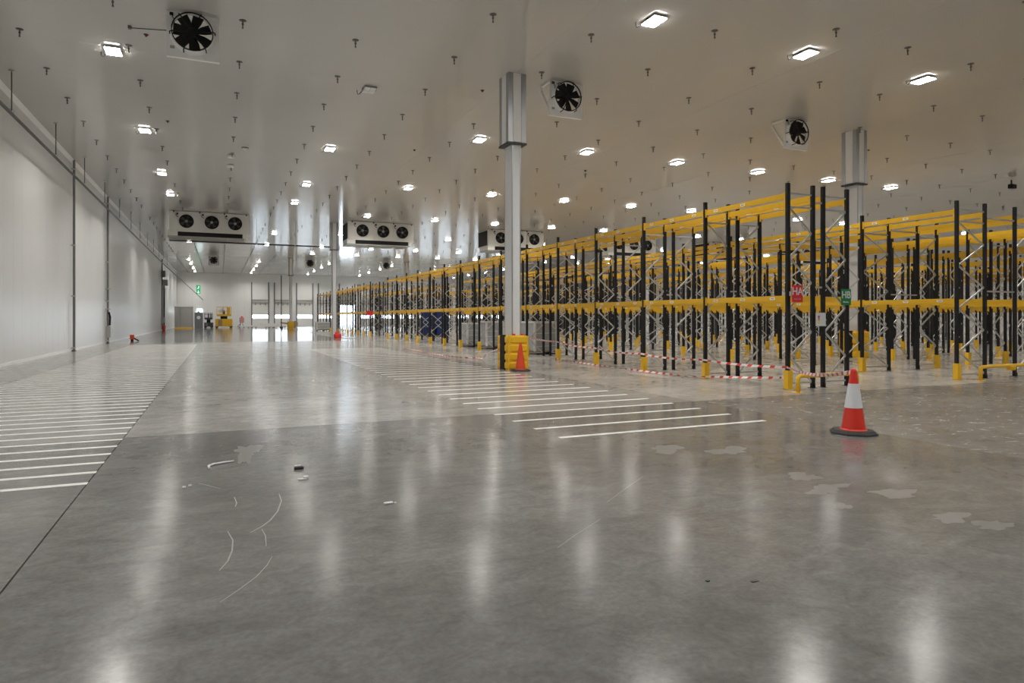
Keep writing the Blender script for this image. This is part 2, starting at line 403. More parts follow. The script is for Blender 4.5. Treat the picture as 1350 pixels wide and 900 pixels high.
def beam_mesh(L, hh=.125):
    m = MB()
    prof = [(-.025, -hh / 2), (.025, -hh / 2), (.025, hh / 2 - .03), (.008, hh / 2 - .03), (.008, hh / 2), (-.025, hh / 2)]
    n = len(prof); vs = [(p[0], y, p[1]) for y in (UW / 2, L - UW / 2) for p in prof]
    m.add(vs, [((i + 1) % n, i, n + i, n + (i + 1) % n) for i in range(n)] + [tuple(range(n)), tuple(range(2 * n - 1, n - 1, -1))])
    for y in (UW / 2 - .01, L - UW / 2 - .03): m.box(-.035, .03, y, y + .04, -.12, .09)
    return m.mesh('beam', M_yel)
BAY = 2.72
ME_beam = beam_mesh(BAY)
ME_tag = MB().box(-.002, 0, -.075, .075, -.028, .028).box(-.003, -.002, -.05, .05, -.008, .008, 1).mesh('label_plate', [M_tag, M_tagink])
_bc = {}
def brace_meshes(dp):
    k = round(dp, 3)
    if k not in _bc:
        st = .556; g = .05
        up = MB().obox((g, 0, 0), (dp - g, 0, st), .038, .026, (0, 1, 0)).mesh('brace', M_brace)
        dn = MB().obox((dp - g, 0, 0), (g, 0, st), .038, .026, (0, 1, 0)).mesh('brace', M_brace)
        ho = MB().obox((g, 0, 0), (dp - g, 0, 0), .038, .026, (0, 1, 0)).mesh('brace', M_brace)
        alls = []
        for side in (0, 1):
            m = MB()
            for i in range(7):
                a, b = ((g, dp - g) if (i + side) % 2 else (dp - g, g)); z = .15 + st * i
                m.obox((a, 0, z), (b, 0, z + st), .038, .026, (0, 1, 0))
            for z in (.13, 4.06, 4.36): m.obox((g, 0, z), (dp - g, 0, z), .038, .026, (0, 1, 0))
            alls.append(m.mesh('bracing', M_brace))
        _bc[k] = (up, dn, ho, alls)
    return _bc[k]
def rack(label, xs, y0, bays, detail, tags=(), guards=()):
    """double row of selective racking: xs = the four upright lines"""
    t = thing('pallet_rack', label, 'pallet rack', (xs[0], y0, 0), 'double rows of pallet racking')
    X = [x - xs[0] for x in xs]
    for f in range(bays + 1):
        y = f * BAY
        for i, x in enumerate(X):
            u = ob('upright', ME_up, t, (x, y, 0))
            if detail: ob('foot_plate', ME_foot, u)
            if i in guards: ob('upright_guard', ME_ug, t, (x, y, 0))
        for side, (a, b) in enumerate(((0, 1), (2, 3))):
            dp = X[b] - X[a]; up, dn, ho, alls = brace_meshes(dp)
            if detail:
                for i in range(7):
                    ob('brace', up if (i + side) % 2 else dn, t, (X[a], y, .15 + .556 * i))
                for z in (.13, 4.06, 4.36)[:3 if f < 6 else 2]: ob('brace', ho, t, (X[a], y, z))
            else:
                ob('bracing', alls[side], t, (X[a], y, 0))
        if detail:
            sp = MB().obox((X[1] + .05, y, 0), (X[2] - .05, y, 0), .04, .04, (0, 1, 0)).mesh('row_spacer', M_brace)
            for z in (2.28, 4.2): ob('row_spacer', sp, t, (0, 0, z))
    for b in range(bays):
        for z in ZB:
            for i, x in enumerate(X):
                off = -.085 if i in (0, 2) else .085
                bm = ob('beam', ME_beam, t, (x + (off * .0), b * BAY, z))
                if i in tags and detail and b < 9:
                    for q in (.42, 1.36, 2.3)[(b + (z > 3)) % 2:]: ob('label_plate', ME_tag, bm, (-.0255, q, 0))
    return t
Y0 = 10.92
rack('front double row of racking by the open aisle, with red and green signs', (11.55, 12.31, 12.63, 13.4), Y0, 14, True, (0, 2), (0,))
rack('second double row of racking, with yellow floor rail at the right edge', (17.25, 18.4, 19.7, 20.6), Y0 - .1, 14, True, (0,), (0, 3))
deep = [(22.9, 23.8, 24.15, 24.95), (28.7, 29.5, 29.85, 30.65), (34.4, 35.2, 35.55, 36.35), (40.1, 40.9, 41.25, 42.05), (45.8, 46.6, 46.95, 47.75), (51.5, 52.3, 52.65, 53.45)]
for k, xs in enumerate(deep):
    rack('%s double row of racking from the open aisle, glimpsed through nearer rows' % ordinal(k + 2), xs, Y0 + (.36 if k == 0 else 0), 14, False, (), (0, 3) if k < 3 else ())
far = [(11.55, 12.31, 12.63, 13.4), (17.3, 18.1, 18.42, 19.22)] + deep[:4]
for k, xs in enumerate(far):
    rack('far block of racking beyond the cross aisle, %s row from the open aisle' % ordinal(k), xs, 55.2, 12, False, (), (0,) if k == 0 else ())

# end rails on the floor
def end_rail(xs, y, label):
    t = thing('guard_rail', label, 'guard rail', (xs[0], y, 0))
    L = xs[1] - xs[0]; r = .045
    MB().tube([(0, 0, 0), (0, 0, .27), (.02, 0, .32), (.07, 0, .345), (L - .07, 0, .345), (L - .02, 0, .32), (L, 0, .27), (L, 0, 0)], r, 10).build('rail', M_guard, t, smooth=True)
    for x in (0, L): MB().box(x - .1, x + .1, -.08, .08, 0, .012).build('base_plate', M_guard, t)
    return t
end_rail((11.27, 13.05), 10.38, 'yellow tubular floor rail at the end of the front racking')
r = end_rail((17.55, 20.6), 10.42, 'yellow floor rail across the end of the second racking row')
MB().bevbox(1.15, 1.4, -.07, .07, .22, .345, .05).build('rail_sleeve', M_guard, r)

# rack signs
def rack_sign(x0, x1, z0, z1, y, m, txt, sub, label):
    cx, cz = (x0 + x1) / 2, (z0 + z1) / 2; wd, ht = x1 - x0, z1 - z0
    t = thing('aisle_sign', label, 'sign', (cx, y, cz))
    MB().box(-wd / 2, wd / 2, 0, .006, -ht / 2, ht / 2).build('plate', m, t)
    me = text_mesh(txt, ht * .62, M_cwhite, ht * .008)
    o = ob('lettering', me, t, (0, -.002, ht * .12)); o.rotation_euler = (PI / 2, 0, 0)
    rnd = random.Random(len(txt) + ord(txt[-1])); m2 = MB(); x = -wd * .30
    while x < wd * .3:
        q = rnd.uniform(.008, .02); m2.box(x, min(x + q, wd * .32), -.003, 0, -ht * .34, -ht * .34 + rnd.uniform(.012, .03)); x += q + .006
    m2.build('small_print', M_pink if txt == 'HA' else M_cwhite, t)
    MB().box(-wd / 2 - .02 if sub < 0 else wd / 2 - .05, -wd / 2 + .05 if sub < 0 else wd / 2 + .02, .006, .06, -.05, .05).build('bracket', M_galv, t)
    return t
rack_sign(11.53, 11.85, 1.93, 2.31, 10.78, M_red, 'HA', -1, 'red sign reading HA on the end of the front racking')
rack_sign(13.06, 13.38, 1.88, 2.25, 10.79, M_green, 'HB', 1, 'green sign reading HB on the end of the front racking')
t = thing('notice_board', 'white square notice with a coloured strip fixed between two rack uprights', 'notice', (12.46, 10.82, 1.55))
MB().box(-.145, .145, 0, .012, -.145, .145).build('sheet', M_cwhite, t)
MB().box(-.155, .155, .012, .02, -.155, .155).build('backing_board', M_galv, t)
for k, m in enumerate((M_purple, M_mag, M_orange, M_yellow2, M_yellow2)):
    MB().box(-.10, -.045, -.002, 0, .05 - k * .036, .083 - k * .036).build('colour_block', m, t)
for x, y, z, lab in ((11.45, 55.02, 1.95, 'small red sign on the near end of the far front racking'), (17.2, 55.02, 1.95, 'small red sign on the far racking beside the blue wrapped load')):
    t = thing('aisle_sign', lab, 'sign', (x, y, z)); MB().box(-.27, .27, 0, .01, -.19, .19).build('plate', M_red, t); MB().box(.06, .14, .01, .143, -.03, .03).build('bracket', M_galv, t)

# ------------------------------------------------------------------ traffic cones
def cone(x, y, hh, label, banded):
    t = thing('traffic_cone', label, 'cone', (x, y, 0))
    b = MB(); n = 8; R = .315
    ring = lambda rr, z: [(rr * math.cos(PI / 8 + 2 * PI * k / n), rr * math.sin(PI / 8 + 2 * PI * k / n), z) for k in range(n)]
    for z0, z1, ra, rb in ((0, .022, .315, .31), (.022, .05, .295, .265)):
        b.add(ring(ra, z0) + ring(rb, z1), [(k, (k + 1) % n, n + (k + 1) % n, n + k) for k in range(n)] + [tuple(range(n, 2 * n)), tuple(range(n - 1, -1, -1))])
    b.build('rubber_base', M_rubber, t)
    def rad(z): return .035 + (.155 - .035) * (1 - (z - .05) / (hh - .05))
    zs = [.05, hh * .40, hh * .775, hh * .97] if banded else [.05, hh * .97]
    ms = [M_cred, M_cwhite, M_cred] if banded else [M_corange]
    nm = ['lower_body', 'reflective_band', 'upper_body'] if banded else ['body']
    for i in range(len(zs) - 1):
        e = .004 if nm[i] == 'reflective_band' else 0
        MB().lathe([(rad(zs[i]) + e, zs[i]), (rad(zs[i + 1]) + e, zs[i + 1])], n=28).build(nm[i], ms[i], t, smooth=True)
    MB().lathe([(.172, .05), (.168, .062), (.155, .07)], n=28).build('skirt', ms[0], t, smooth=True)
    MB().lathe([(rad(hh * .97), hh * .97), (.036, hh), (.022, hh), (.02, hh - .04), (0, hh - .04)], n=16).build('tip', ms[-1], t, smooth=True)
    return t
cone(8.01, 6.42, .885, 'red and white striped traffic cone in the right foreground', True)
cone(8.2, 17.86, .84, 'plain orange traffic cone in front of the nearest column guard', False)

# ------------------------------------------------------------------ barrier tape
def tape(pts, label, wd=.055, twist=0.0, step=.06):
    P = [Vector(p) for p in pts]; out = [P[0]]
    for a, b in zip(P, P[1:]):
        n = max(1, int((b - a).length / step))
        for k in range(1, n + 1): out.append(a.lerp(b, k / n))
    m = MB(); vs = []; s = 0
    for i, p in enumerate(out):
        d = (out[min(i + 1, len(out) - 1)] - out[max(i - 1, 0)]).normalized()
        side = d.cross(Vector((0, 0, 1))).normalized(); up = side.cross(d)
        a = twist * math.sin(i * .11) + .25 * twist
        n = (up * math.cos(a) + side * math.sin(a))
        sh = d * (wd * .35)
        vs += [p + n * wd / 2 + sh, p - n * wd / 2 - sh]
    fs = [(2 * i, 2 * i + 1, 2 * i + 3, 2 * i + 2) for i in range(len(out) - 1)]
    for i, f in enumerate(fs):
        m.add([vs[k] for k in f], [(0, 1, 2, 3)], 1 if i % 5 < 2 else 0)
    o = m.build('barrier_tape', [M_tape_w, M_tape_r]); tag(o, label, 'barrier tape'); return o
def sag(a, b, dz, n=8):
    return [(a[0] + (b[0] - a[0]) * k / n, a[1] + (b[1] - a[1]) * k / n, a[2] + (b[2] - a[2]) * k / n - dz * 4 * (k / n) * (1 - k / n)) for k in range(n)]
XF = 11.44
pp = sag((8.70, 18.3, .98), (XF, 21.76, .70), .03) + sag((XF, 21.76, .70), (XF, 19.08, .58), .05) + sag((XF, 19.08, .58), (XF, 16.36, .52), .05) + \
    sag((XF, 16.36, .52), (XF, 13.64, .50), .05) + sag((XF, 13.64, .50), (XF, 10.84, .50), .04) + sag((XF, 10.84, .50), (8.06, 6.48, .84), .10) + [(8.06, 6.48, .84)]
tape(pp, 'red and white tape strung from column guard along rack uprights to the striped cone', twist=.5)
tape([(11.38, 21.7, .06), (11.3, 20.4, .05), (11.22, 18.6, .045), (11.2, 16.6, .045), (11.2, 15, .045), (11.24, 13.9, .05), (11.3, 13.2, .1), (11.36, 12, .18), (11.40, 10.95, .26)],
     'red and white tape sagging to the floor along the front racking', twist=.9)
tape([(7.93, 18.9, .62), (8.1, 20.2, .42), (8.5, 21.6, .2), (8.9, 22.8, .07), (8.95, 23.6, .05), (8.6, 24, .045), (8.4, 25, .045), (8.3, 27.5, .045), (8.45, 30, .045), (8.4, 32.4, .045)],
     'loose red and white tape trailing behind the nearest column', twist=.8)

# ------------------------------------------------------------------ ceiling lights
def make_light(lit=True):
    t = thing('high_bay_light', '', 'light')
    MB().box(-.2, .2, -.29, .29, -.052, -.022).build('housing', M_galv, t)
    f = MB()
    for k in range(7): f.box(-.18, .18, -.26 + k * .085, -.24 + k * .085, -.022, -.003)
    f.build('cooling_fins', M_grey, t)
    for sx in (-1, 1): MB().obox((sx * .215, 0, -.05), (sx * .215, 0, -.0), .012, .05, (0, 1, 0)).build('bracket_arm', M_dark, t)
    MB().box(-.23, .23, -.04, .04, -.003, 0).build('mounting_bar', M_galv, t)
    for sx in (-1, 1):
        for sy in (-1, 1):
            MB().box(sx * .098 - .085, sx * .098 + .085, sy * .145 - .13, sy * .145 + .13, -.07, -.052).build('led_module', M_led if lit else M_ledoff, t)
    MB().tube([(-.2, .25, -.04), (-.26, .3, -.12), (-.31, .32, -.13), (-.33, .32, -.07), (-.33, .32, 0)], .012, 6).build('cable', M_dark, t)
    if lit:
        la = bpy.data.lights.get('high_bay_lamp') or bpy.data.lights.new('high_bay_lamp', 'AREA')
        la.shape = 'RECTANGLE'; la.size = .36; la.size_y = .54; la.energy = LAMP_WATTS; la.spread = LAMP_SPREAD; la.color = (1.0, .965, .91)
        lo = bpy.data.objects.new('lamp_light', la); C.objects.link(lo); lo.parent = t; lo.location = (0, 0, -.075)
    return t
lights = []
for i, x in enumerate((9.95, 15.12, 20.12, 25.2, 30.23, 35.2, 40.3, 45.3, 50.4, 55.4, 60.5)):
    for j, y in enumerate((1.6, 13.65, 25.78, 37.15, 48.7, 60.5, 72, 80)):
        if (j == 1 and 21 < x < 28) or (j == 2 and 36 < x < 52): continue
        lights.append((x, y, 'lit ceiling light over racking, %s from aisle, %s row from the viewer' % (ordinal(i), ordinal(j))))
for i, (x, s) in enumerate(((-2.7, 'left'), (4.46, 'right'))):
    for j, y in enumerate((4.3, 12.8, 21.3, 29.85, 38.4, 44.8, 62, 72)):
        if i == 1 and j == 2: continue
        lights.append((x, y, 'lit ceiling light in the %s line over the aisle, %s from the viewer' % (s, ordinal(j))))
for i, x in enumerate((-3.6, 4.9, 14.0, 22.86, 31.7, 40.5)):
    for j, y in enumerate((94.5, 102, 110.5, 118.5)):
        lights.append((x, y, 'distant ceiling light before the loading doors, %s line from left, %s row' % (ordinal(i), ordinal(j))))
proto = make_light(True)
for i, (x, y, lab) in enumerate(lights):
    o = proto if i == 0 else copy_tree(proto)
    o.location = (x, y, ZC); o['label'] = lab; o.scale = (.7, .7, 1) if y > 90 else (1, 1, 1); o['group'] = 'ceiling lights'
o = make_light(False); o.location = (4.47, 21.55, ZC); o['label'] = 'unlit ceiling light between the big fan and nearest column'; o['group'] = 'ceiling lights'

# ------------------------------------------------------------------ wall fans hung from the ceiling
def plate_with_hole(w2, z0, z1, r, cx, cz, y0, y1, n=32):
    m = MB(); ci = []; sq = []
    for k in range(n):
        a = 2 * PI * k / n; c, s = math.cos(a), math.sin(a); ci.append((cx + r * c, cz + r * s))
        tx = (w2 - cx) / c if c > 1e-6 else ((-w2 - cx) / c if c < -1e-6 else 1e9)
        tz = (z1 - cz) / s if s > 1e-6 else ((z0 - cz) / s if s < -1e-6 else 1e9)
        q = min(tx, tz); sq.append((cx + q * c, cz + q * s))
    # snap nearest rays to the corners
    for X, Z in ((w2, z1), (-w2, z1), (-w2, z0), (w2, z0)):
        k = min(range(n), key=lambda i: (sq[i][0] - X) ** 2 + (sq[i][1] - Z) ** 2); sq[k] = (X, Z)
    vs = [(x, y0, z) for x, z in ci] + [(x, y0, z) for x, z in sq] + [(x, y1, z) for x, z in ci] + [(x, y1, z) for x, z in sq]
    fs = []
    for k in range(n):
        l = (k + 1) % n
        fs += [(k, l, n + l, n + k)[::-1], (2 * n + k, 2 * n + l, 3 * n + l, 3 * n + k), (n + k, n + l, 3 * n + l, 3 * n + k)[::-1], (k, l, 2 * n + l, 2 * n + k)]
    return m.add(vs, fs)
def blade(m, r0, r1, a, wd, y, cz, cx=0):
    vs = []
    for r, ww, tw in ((r0, wd * .55, .05), ((r0 + r1) / 2, wd * .9, .045), (r1, wd, .035)):
        for s in (-1, 1):
            b = a + s * ww / r / 2 * .9
            for d in (0, .008): vs.append((cx + r * math.cos(b), y + s * tw + d, cz + r * math.sin(b)))
    fs = []
    for i in range(2):
        o = 4 * i; fs += [(o, o + 2, o + 6, o + 4), (o + 1, o + 5, o + 7, o + 3), (o, o + 4, o + 5, o + 1), (o + 2, o + 3, o + 7, o + 6)]
    fs += [(0, 1, 3, 2), (8, 10, 11, 9)]
    return m.add(vs, fs)
def big_fan(x, y, label):
    t = thing('ceiling_hung_fan', label, 'fan', (x, y, ZC - .02)); w2 = .585; cz = -.49; R = .455; cx = -.015
    plate_with_hole(w2, -1.07, 0, R, cx, cz, 0, .03).build('mounting_plate', M_white, t)
    MB().lathe([(R + .055, 0), (R + .012, -.05), (R, -.12)], (cx, 0, cz), 36, axis='y').build('bellmouth', M_white, t, smooth=True)
    MB().lathe([(R + .012, -.20), (R + .012, -.17), (R - .012, -.17), (R - .012, -.20), (R + .012, -.20)], (cx, 0, cz), 36, axis='y').build('guard_ring', M_black, t)
    for k in range(7): blade(MB(), .11, R - .012, k * 2 * PI / 7 + .35, .29, -.10, cz, cx).build('blade', M_black, t)
    MB().lathe([(0, -.17), (.10, -.165), (.13, -.12), (.13, .05), (0, .06)], (cx, 0, cz), 20, axis='y').build('motor_hub', M_black, t)
    for k in range(6):
        a = k * PI / 3 + .12; c, s = math.cos(a), math.sin(a)
        MB().tube([(cx + .08 * c, -.17, cz + .08 * s), (cx + R * c, -.20, cz + R * s), (cx + (R + .045) * c, -.15, cz + (R + .045) * s), (cx + (R + .05) * c, 0, cz + (R + .05) * s)], .014, 6).build('guard_strut', M_black, t)
    MB().box(-.52, -.44, -.05, 0, -.10, -.04).build('isolator_switch', M_black, t)
    MB().tube([(-.46, -.05, -.1), (-.45, -.07, -.17), (-.42, -.06, -.2), (-.42, -.02, -.3)], .01, 6).build('cable', M_black, t)
    MB().box(-.51, -.41, -.004, 0, -.90, -.83).build('rating_label', M_grey, t)
    MB().box(-w2, w2, 0, .10, -1.09, -1.07).build('bottom_lip', M_white, t)
    for sx in (-1, 1):
        MB().obox((sx * .56, .03, -1.02), (sx * .56, .62, -.16), .05, .05, (1, 0, 0)).obox((sx * .56, .62, -.19), (sx * .56, .62, 0.02), .05, .05, (1, 0, 0)).obox((sx * .56, .03, -.03), (sx * .56, .62, -.03), .05, .05, (1, 0, 0)).build('support_frame', M_white, t)
    return t
big_fan(-.58, 18.0, 'large black ceiling fan in white plate above the left hatching')
big_fan(10.05, 18.42, 'black ceiling fan in white plate just right of the nearest column')
big_fan(19.9, 18.42, 'black ceiling fan with white side bracket beside the second column')
big_fan(-.6, 88.2, 'distant ceiling fan below the left cooling unit')
big_fan(10.7, 88.2, 'distant ceiling fan near the far column')
big_fan(20.6, 88.2, 'distant ceiling fan below the middle cooling unit')

# ------------------------------------------------------------------ evaporator coolers
def evaporator(x, label):
    t = thing('cooling_unit', label, 'cooling unit', (x, 51.6, ZC)); W = 5.2
    MB().box(0, W, .06, 2.5, -1.40, -.03).build('body', M_evap, t)
    for k in range(3):
        a = [.0, 2.02, 3.55][k]; b = [2.0, 3.53, W][k]
        MB().box(a + .01, b - .01, 0, .06, -1.38, -.03).build('front_panel', M_evap, t)
    for k, fx in enumerate((1.10, 2.72, 4.25)):
        f = MB().lathe([(.47, -.09), (.47, .0), (.43, .0), (.42, -.09), (.47, -.09)], (fx, 0, -.72), 30, axis='y').build('fan_ring', M_black, t)
        MB().lathe([(0, -.012), (.43, -.012)], (fx, 0, -.72), 30, axis='y').build('fan_throat', M_black, f)
        m = MB()
        for q in range(5): blade(m, .1, .40, q * 2 * PI / 5 + k * .3, .22, -.04, -.72, fx)
        m.build('fan_blades', M_dark, f)
        MB().lathe([(0, -.11), (.07, -.10), (.1, -.05)], (fx, 0, -.72), 14, axis='y').build('fan_hub', M_grey, f)
        MB().box(fx - .62, fx - .52, -.06, 0, -.28, -.16).build('isolator_switch', M_black, t)
        MB().tube([(fx - .58, -.05, -.2), (fx - .68, -.08, -.28), (fx - .62, -.06, -.38), (fx - .5, -.04, -.45)], .02, 6).build('cable', M_dark, t)
    for fx in (.3, 1.95, 3.55, 5.0): MB().box(fx - .04, fx + .04, -.05, 0, -.12, 0).build('hanger_bracket', M_dark, t)
    MB().box(-.08, W + .02, -.08, 2.0, -1.46, -1.40).build('drip_tray', M_evap, t)
    MB().box(.55, W - .45, .0, 1.95, -1.76, -1.46).build('coil_block', M_black, t)
    MB().box(-.08, .55, -.02, 1.95, -1.76, -1.46).build('end_cover', M_evap, t)
    MB().box(W - .45, W - .2, -.02, 1.95, -1.76, -1.46).build('end_cover', M_evap, t)
    MB().box(-.012, 0, .3, 2.4, -1.36, -.1).build('side_void', M_black, t)
    MB().box(-.1, W - .35, -.04, 1.95, -1.84, -1.76).build('lower_frame', M_grey, t)
    for fx in (1.6, 3.7): MB().tube([(fx, .2, -1.5), (fx, .15, -1.95)], .03, 6).build('drain_stub', M_galv, t)
    return t
for k, x in enumerate((-3.2, 9.08, 20.75, 32.6, 44.4, 56.2)):
    evaporator(x, ['three-fan cooling unit hung over the left aisle', 'three-fan cooling unit just right of the middle aisle column', 'three-fan cooling unit partly behind the nearest column',
                   'three-fan cooling unit behind the front racking beams', 'cooling unit glimpsed behind racking below the second light row', 'cooling unit glimpsed behind racking near the hung signs'][k])
t = thing('cross_pipe', 'long horizontal pipe spanning from left cooling unit to the aisle column', 'pipe', (0, 53.72, 7.16))
MB().tube([(-3.3, 0, 0), (8.14, 0, 0)], .055, 8).build('pipe_run', M_dark, t)
for x in (2.6, 5.4): MB().tube([(x, 0, 0), (x, 0, ZC - 7.16)], .012, 6).build('hanger_rod', M_pipe, t)
for x in (2.6, 5.4): MB().box(x - .06, x + .06, -.07, .07, -.07, .07).build('pipe_clamp', M_galv, t)

# ------------------------------------------------------------------ pipes on the left wall
t = thing('wall_pipe_run', 'long dark pipe hung from ceiling rods along the left wall', 'pipe', (-5.72, 0, 7.82))
MB().tube([(0, YB + .1, 0), (0, 87.5, -.25), (.4, 92, -.6), (1.9, 107, -2.0), (3.2, 121.9, -3.3)], .05, 8).build('pipe_run', M_pipe, t)
k = 0
for y in (18.4, 24.3, 30.2, 36.1, 42, 47.9, 53.8, 59.7, 65.6, 71.5, 77.4, 83.3, 89.2):
    rd = MB().tube([(0, y, 0), (0, y, ZC - 7.82)], .018, 6).build('hanger_rod', M_pipe, t)
    MB().box(-.06, .06, y - .06, y + .06, ZC - 7.82 - .05, ZC - 7.82 - .001).build('rod_anchor', M_galv, rd)
    MB().lathe([(.07, -.04), (.075, 0), (.07, .04)], (0, y, 0), 10, axis='y').build('pipe_clamp', M_galv, t)
def downpipe(y, label, valve):
    t = thing('downpipe', label, 'pipe', (XL + .12, y, 0))
    MB().tube([(0, 0, .02), (0, 0, ZC - .02)], .055, 8).build('pipe_run', M_pipel, t)
    for z in (.15, 2.6, 5.0, 8.6):
        MB().lathe([(.07, -.03), (.08, 0), (.07, .03)], (0, 0, z), 10).build('flange', M_galv, t)
        MB().box(-.115, 0, -.03, .03, z - .03, z + .03).build('wall_bracket', M_galv, t)
    MB().lathe([(.1, 0), (.1, .03), (.06, .05)], (0, 0, 0), 10).build('floor_socket', M_dark, t)
    if valve:
        MB().tube([(.0, .25, .03), (0, .25, 3.0), (0, .25, ZC - .02)], .03, 8).build('second_pipe', M_pipel, t)
        MB().tube([(.06, -.05, 1.9), (.11, .1, 1.6), (.1, .0, 1.1)], .06, 8).build('rubber_hose', M_black, t)
        MB().box(-.08, .14, -.1, .14, .35, 1.05).build('valve_box', M_grey, t)
        MB().lathe([(.09, -.02), (.1, 0), (.09, .02)], (.16, .35, .75), 12, axis='y').build('hand_wheel', M_galv, t)
        for z in (2.1, 3.35): MB().box(-.1, .12, -.2, .35, z - .03, z + .03).build('pipe_clamp', M_galv, t)
    return t
downpipe(36.95, 'slim vertical pipe from ceiling to floor on the near left wall', False)
downpipe(47.3, 'vertical pipe with hose and valve box on the left wall', True)
t = thing('wall_conduit', 'dark vertical conduit with switch boxes at the far end of the left wall', 'conduit', (XL + .1, 90, 0))
MB().tube([(0, 0, .1), (0, 0, 8.6)], .07, 6).build('conduit', M_pipe, t)
MB().tube([(0, 3, .1), (0, 3, 5.6)], .09, 6).build('conduit', M_black, t)
MB().box(-.08, .35, -.4, .3, 6.4, 7.2).build('switch_box', M_greyd, t)
MB().box(-.08, .5, 1.2, 2.2, 5.5, 6.2).build('switch_box', M_grey, t)
MB().box(-.08, .2, -.3, .3, .9, 1.6).build('switch_box', M_galv, t)
t = thing('fire_extinguisher', 'red fire extinguisher standing at the far end of the left wall', 'extinguisher', (XL + .32, 89.3, 0))
MB().lathe([(0, 0), (.17, 0), (.17, .5), (.12, .6), (.04, .64), (.04, .72)], n=14).build('cylinder', M_cred, t, smooth=True)
MB().box(-.1, .1, -.03, .03, .72, .78).build('valve_handle', M_dark, t); MB().tube([(.04, 0, .7), (.2, 0, .55), (.2, 0, .2)], .02, 6).build('hose', M_black, t)
t = MB().box(XL, XL + .10, 95.2, 95.8, 0, 8.0).build('trim_2', M_cwhite); tag(t, 'bright white vertical jamb at the far end of the left wall', kind='structure')

# ------------------------------------------------------------------ far end clutter
t = thing('equipment_cabin', 'tall grey cabin with yellow kick strip at the far left', 'cabin', (-5.75, 104, 0))
MB().box(0, 2.3, 0, 1.6, .18, 3.05).build('body', M_grey, t); MB().box(-.02, 2.32, -.03, 1.6, 0, .18).build('kick_strip', M_guard, t); MB().box(-.05, 2.35, -.05, 1.65, 3.05, 3.18).build('roof_trim', M_cwhite, t)
MB().box(.72, .76, -.02, 0, .3, 2.9).build('door_seam', M_greyd, t); MB().box(1.5, 2.2, -.012, 0, .3, 2.9).build('door_leaf', M_grey, t)
t = thing('porthole_door', 'narrow dark grey door with pale round emblem beside the cabin', 'door', (-3.28, 104, 0))  # grey door with a round window, built as a free-standing box
MB().box(.08, 1.15, 0, .9, 0, 2.25).build('body', M_greyd, t); MB().box(-.04, .08, -.05, .9, 0, 2.3).build('side_post', M_cwhite, t); MB().box(1.15, 1.3, -.05, .9, 0, 2.3).build('side_post', M_cwhite, t)
MB().lathe([(0, -.012), (.24, -.012), (.25, 0)], (.6, 0, 1.55), 18, axis='y').build('porthole', M_colgrey, t); MB().box(.4, .75, .1, .4, 2.25, 2.5).build('top_box', M_galv, t)
t = thing('door_15', 'pale personnel door under a bright lamp on the far wall', None, (-3.55, YF, 0), kind='structure')
MB().box(0, 1.1, -.06, 0, 0, 2.15).build('door_leaf', M_evap, t); MB().box(-.1, 0, -.1, 0, 0, 2.25).build('jamb', M_white, t); MB().box(1.1, 1.2, -.1, 0, 0, 2.25).build('jamb', M_white, t); MB().box(-.1, 1.2, -.1, 0, 2.15, 2.25).build('lintel', M_white, t)
MB().box(.9, 1.0, -.1, -.06, 1, 1.1).build('door_handle', M_galv, t)
t = thing('emergency_light', 'bright bluish lamp over the far personnel door', 'lamp', (-3.0, YF - .002, 2.45)); MB().box(-.4, .4, -.12, 0, 0, .5).build('lens', M_lamp, t); MB().box(-.45, .45, -.05, 0, -.05, .55).build('backplate', M_white, t)
t = thing('exit_sign', 'tall green emergency exit sign high on the far wall', 'sign', (-3.5, YF, 5.5))
MB().box(0, .62, -.05, 0, 0, 1.45).build('panel', M_exit, t)
MB().lathe([(0, -.006), (.07, -.006), (.07, 0)], (.38, -.05, 1.25), 10, axis='y').build('pictogram_head', M_exitw, t)
MB().obox((.36, -.055, 1.15), (.28, -.055, .95), .09, .01, (0, 1, 0)).obox((.28, -.055, .95), (.42, -.055, .8), .06, .01, (0, 1, 0)).obox((.28, -.055, .95), (.12, -.055, .84), .06, .01, (0, 1, 0)).obox((.36, -.055, 1.12), (.52, -.055, 1.05), .05, .01, (0, 1, 0)).build('pictogram_figure', M_exitw, t)
MB().obox((.31, -.055, .6), (.31, -.055, .25), .09, .01, (0, 1, 0)).obox((.31, -.055, .1), (.12, -.055, .33), .08, .01, (0, 1, 0)).obox((.31, -.055, .1), (.50, -.055, .33), .08, .01, (0, 1, 0)).build('arrow', M_exitw, t)

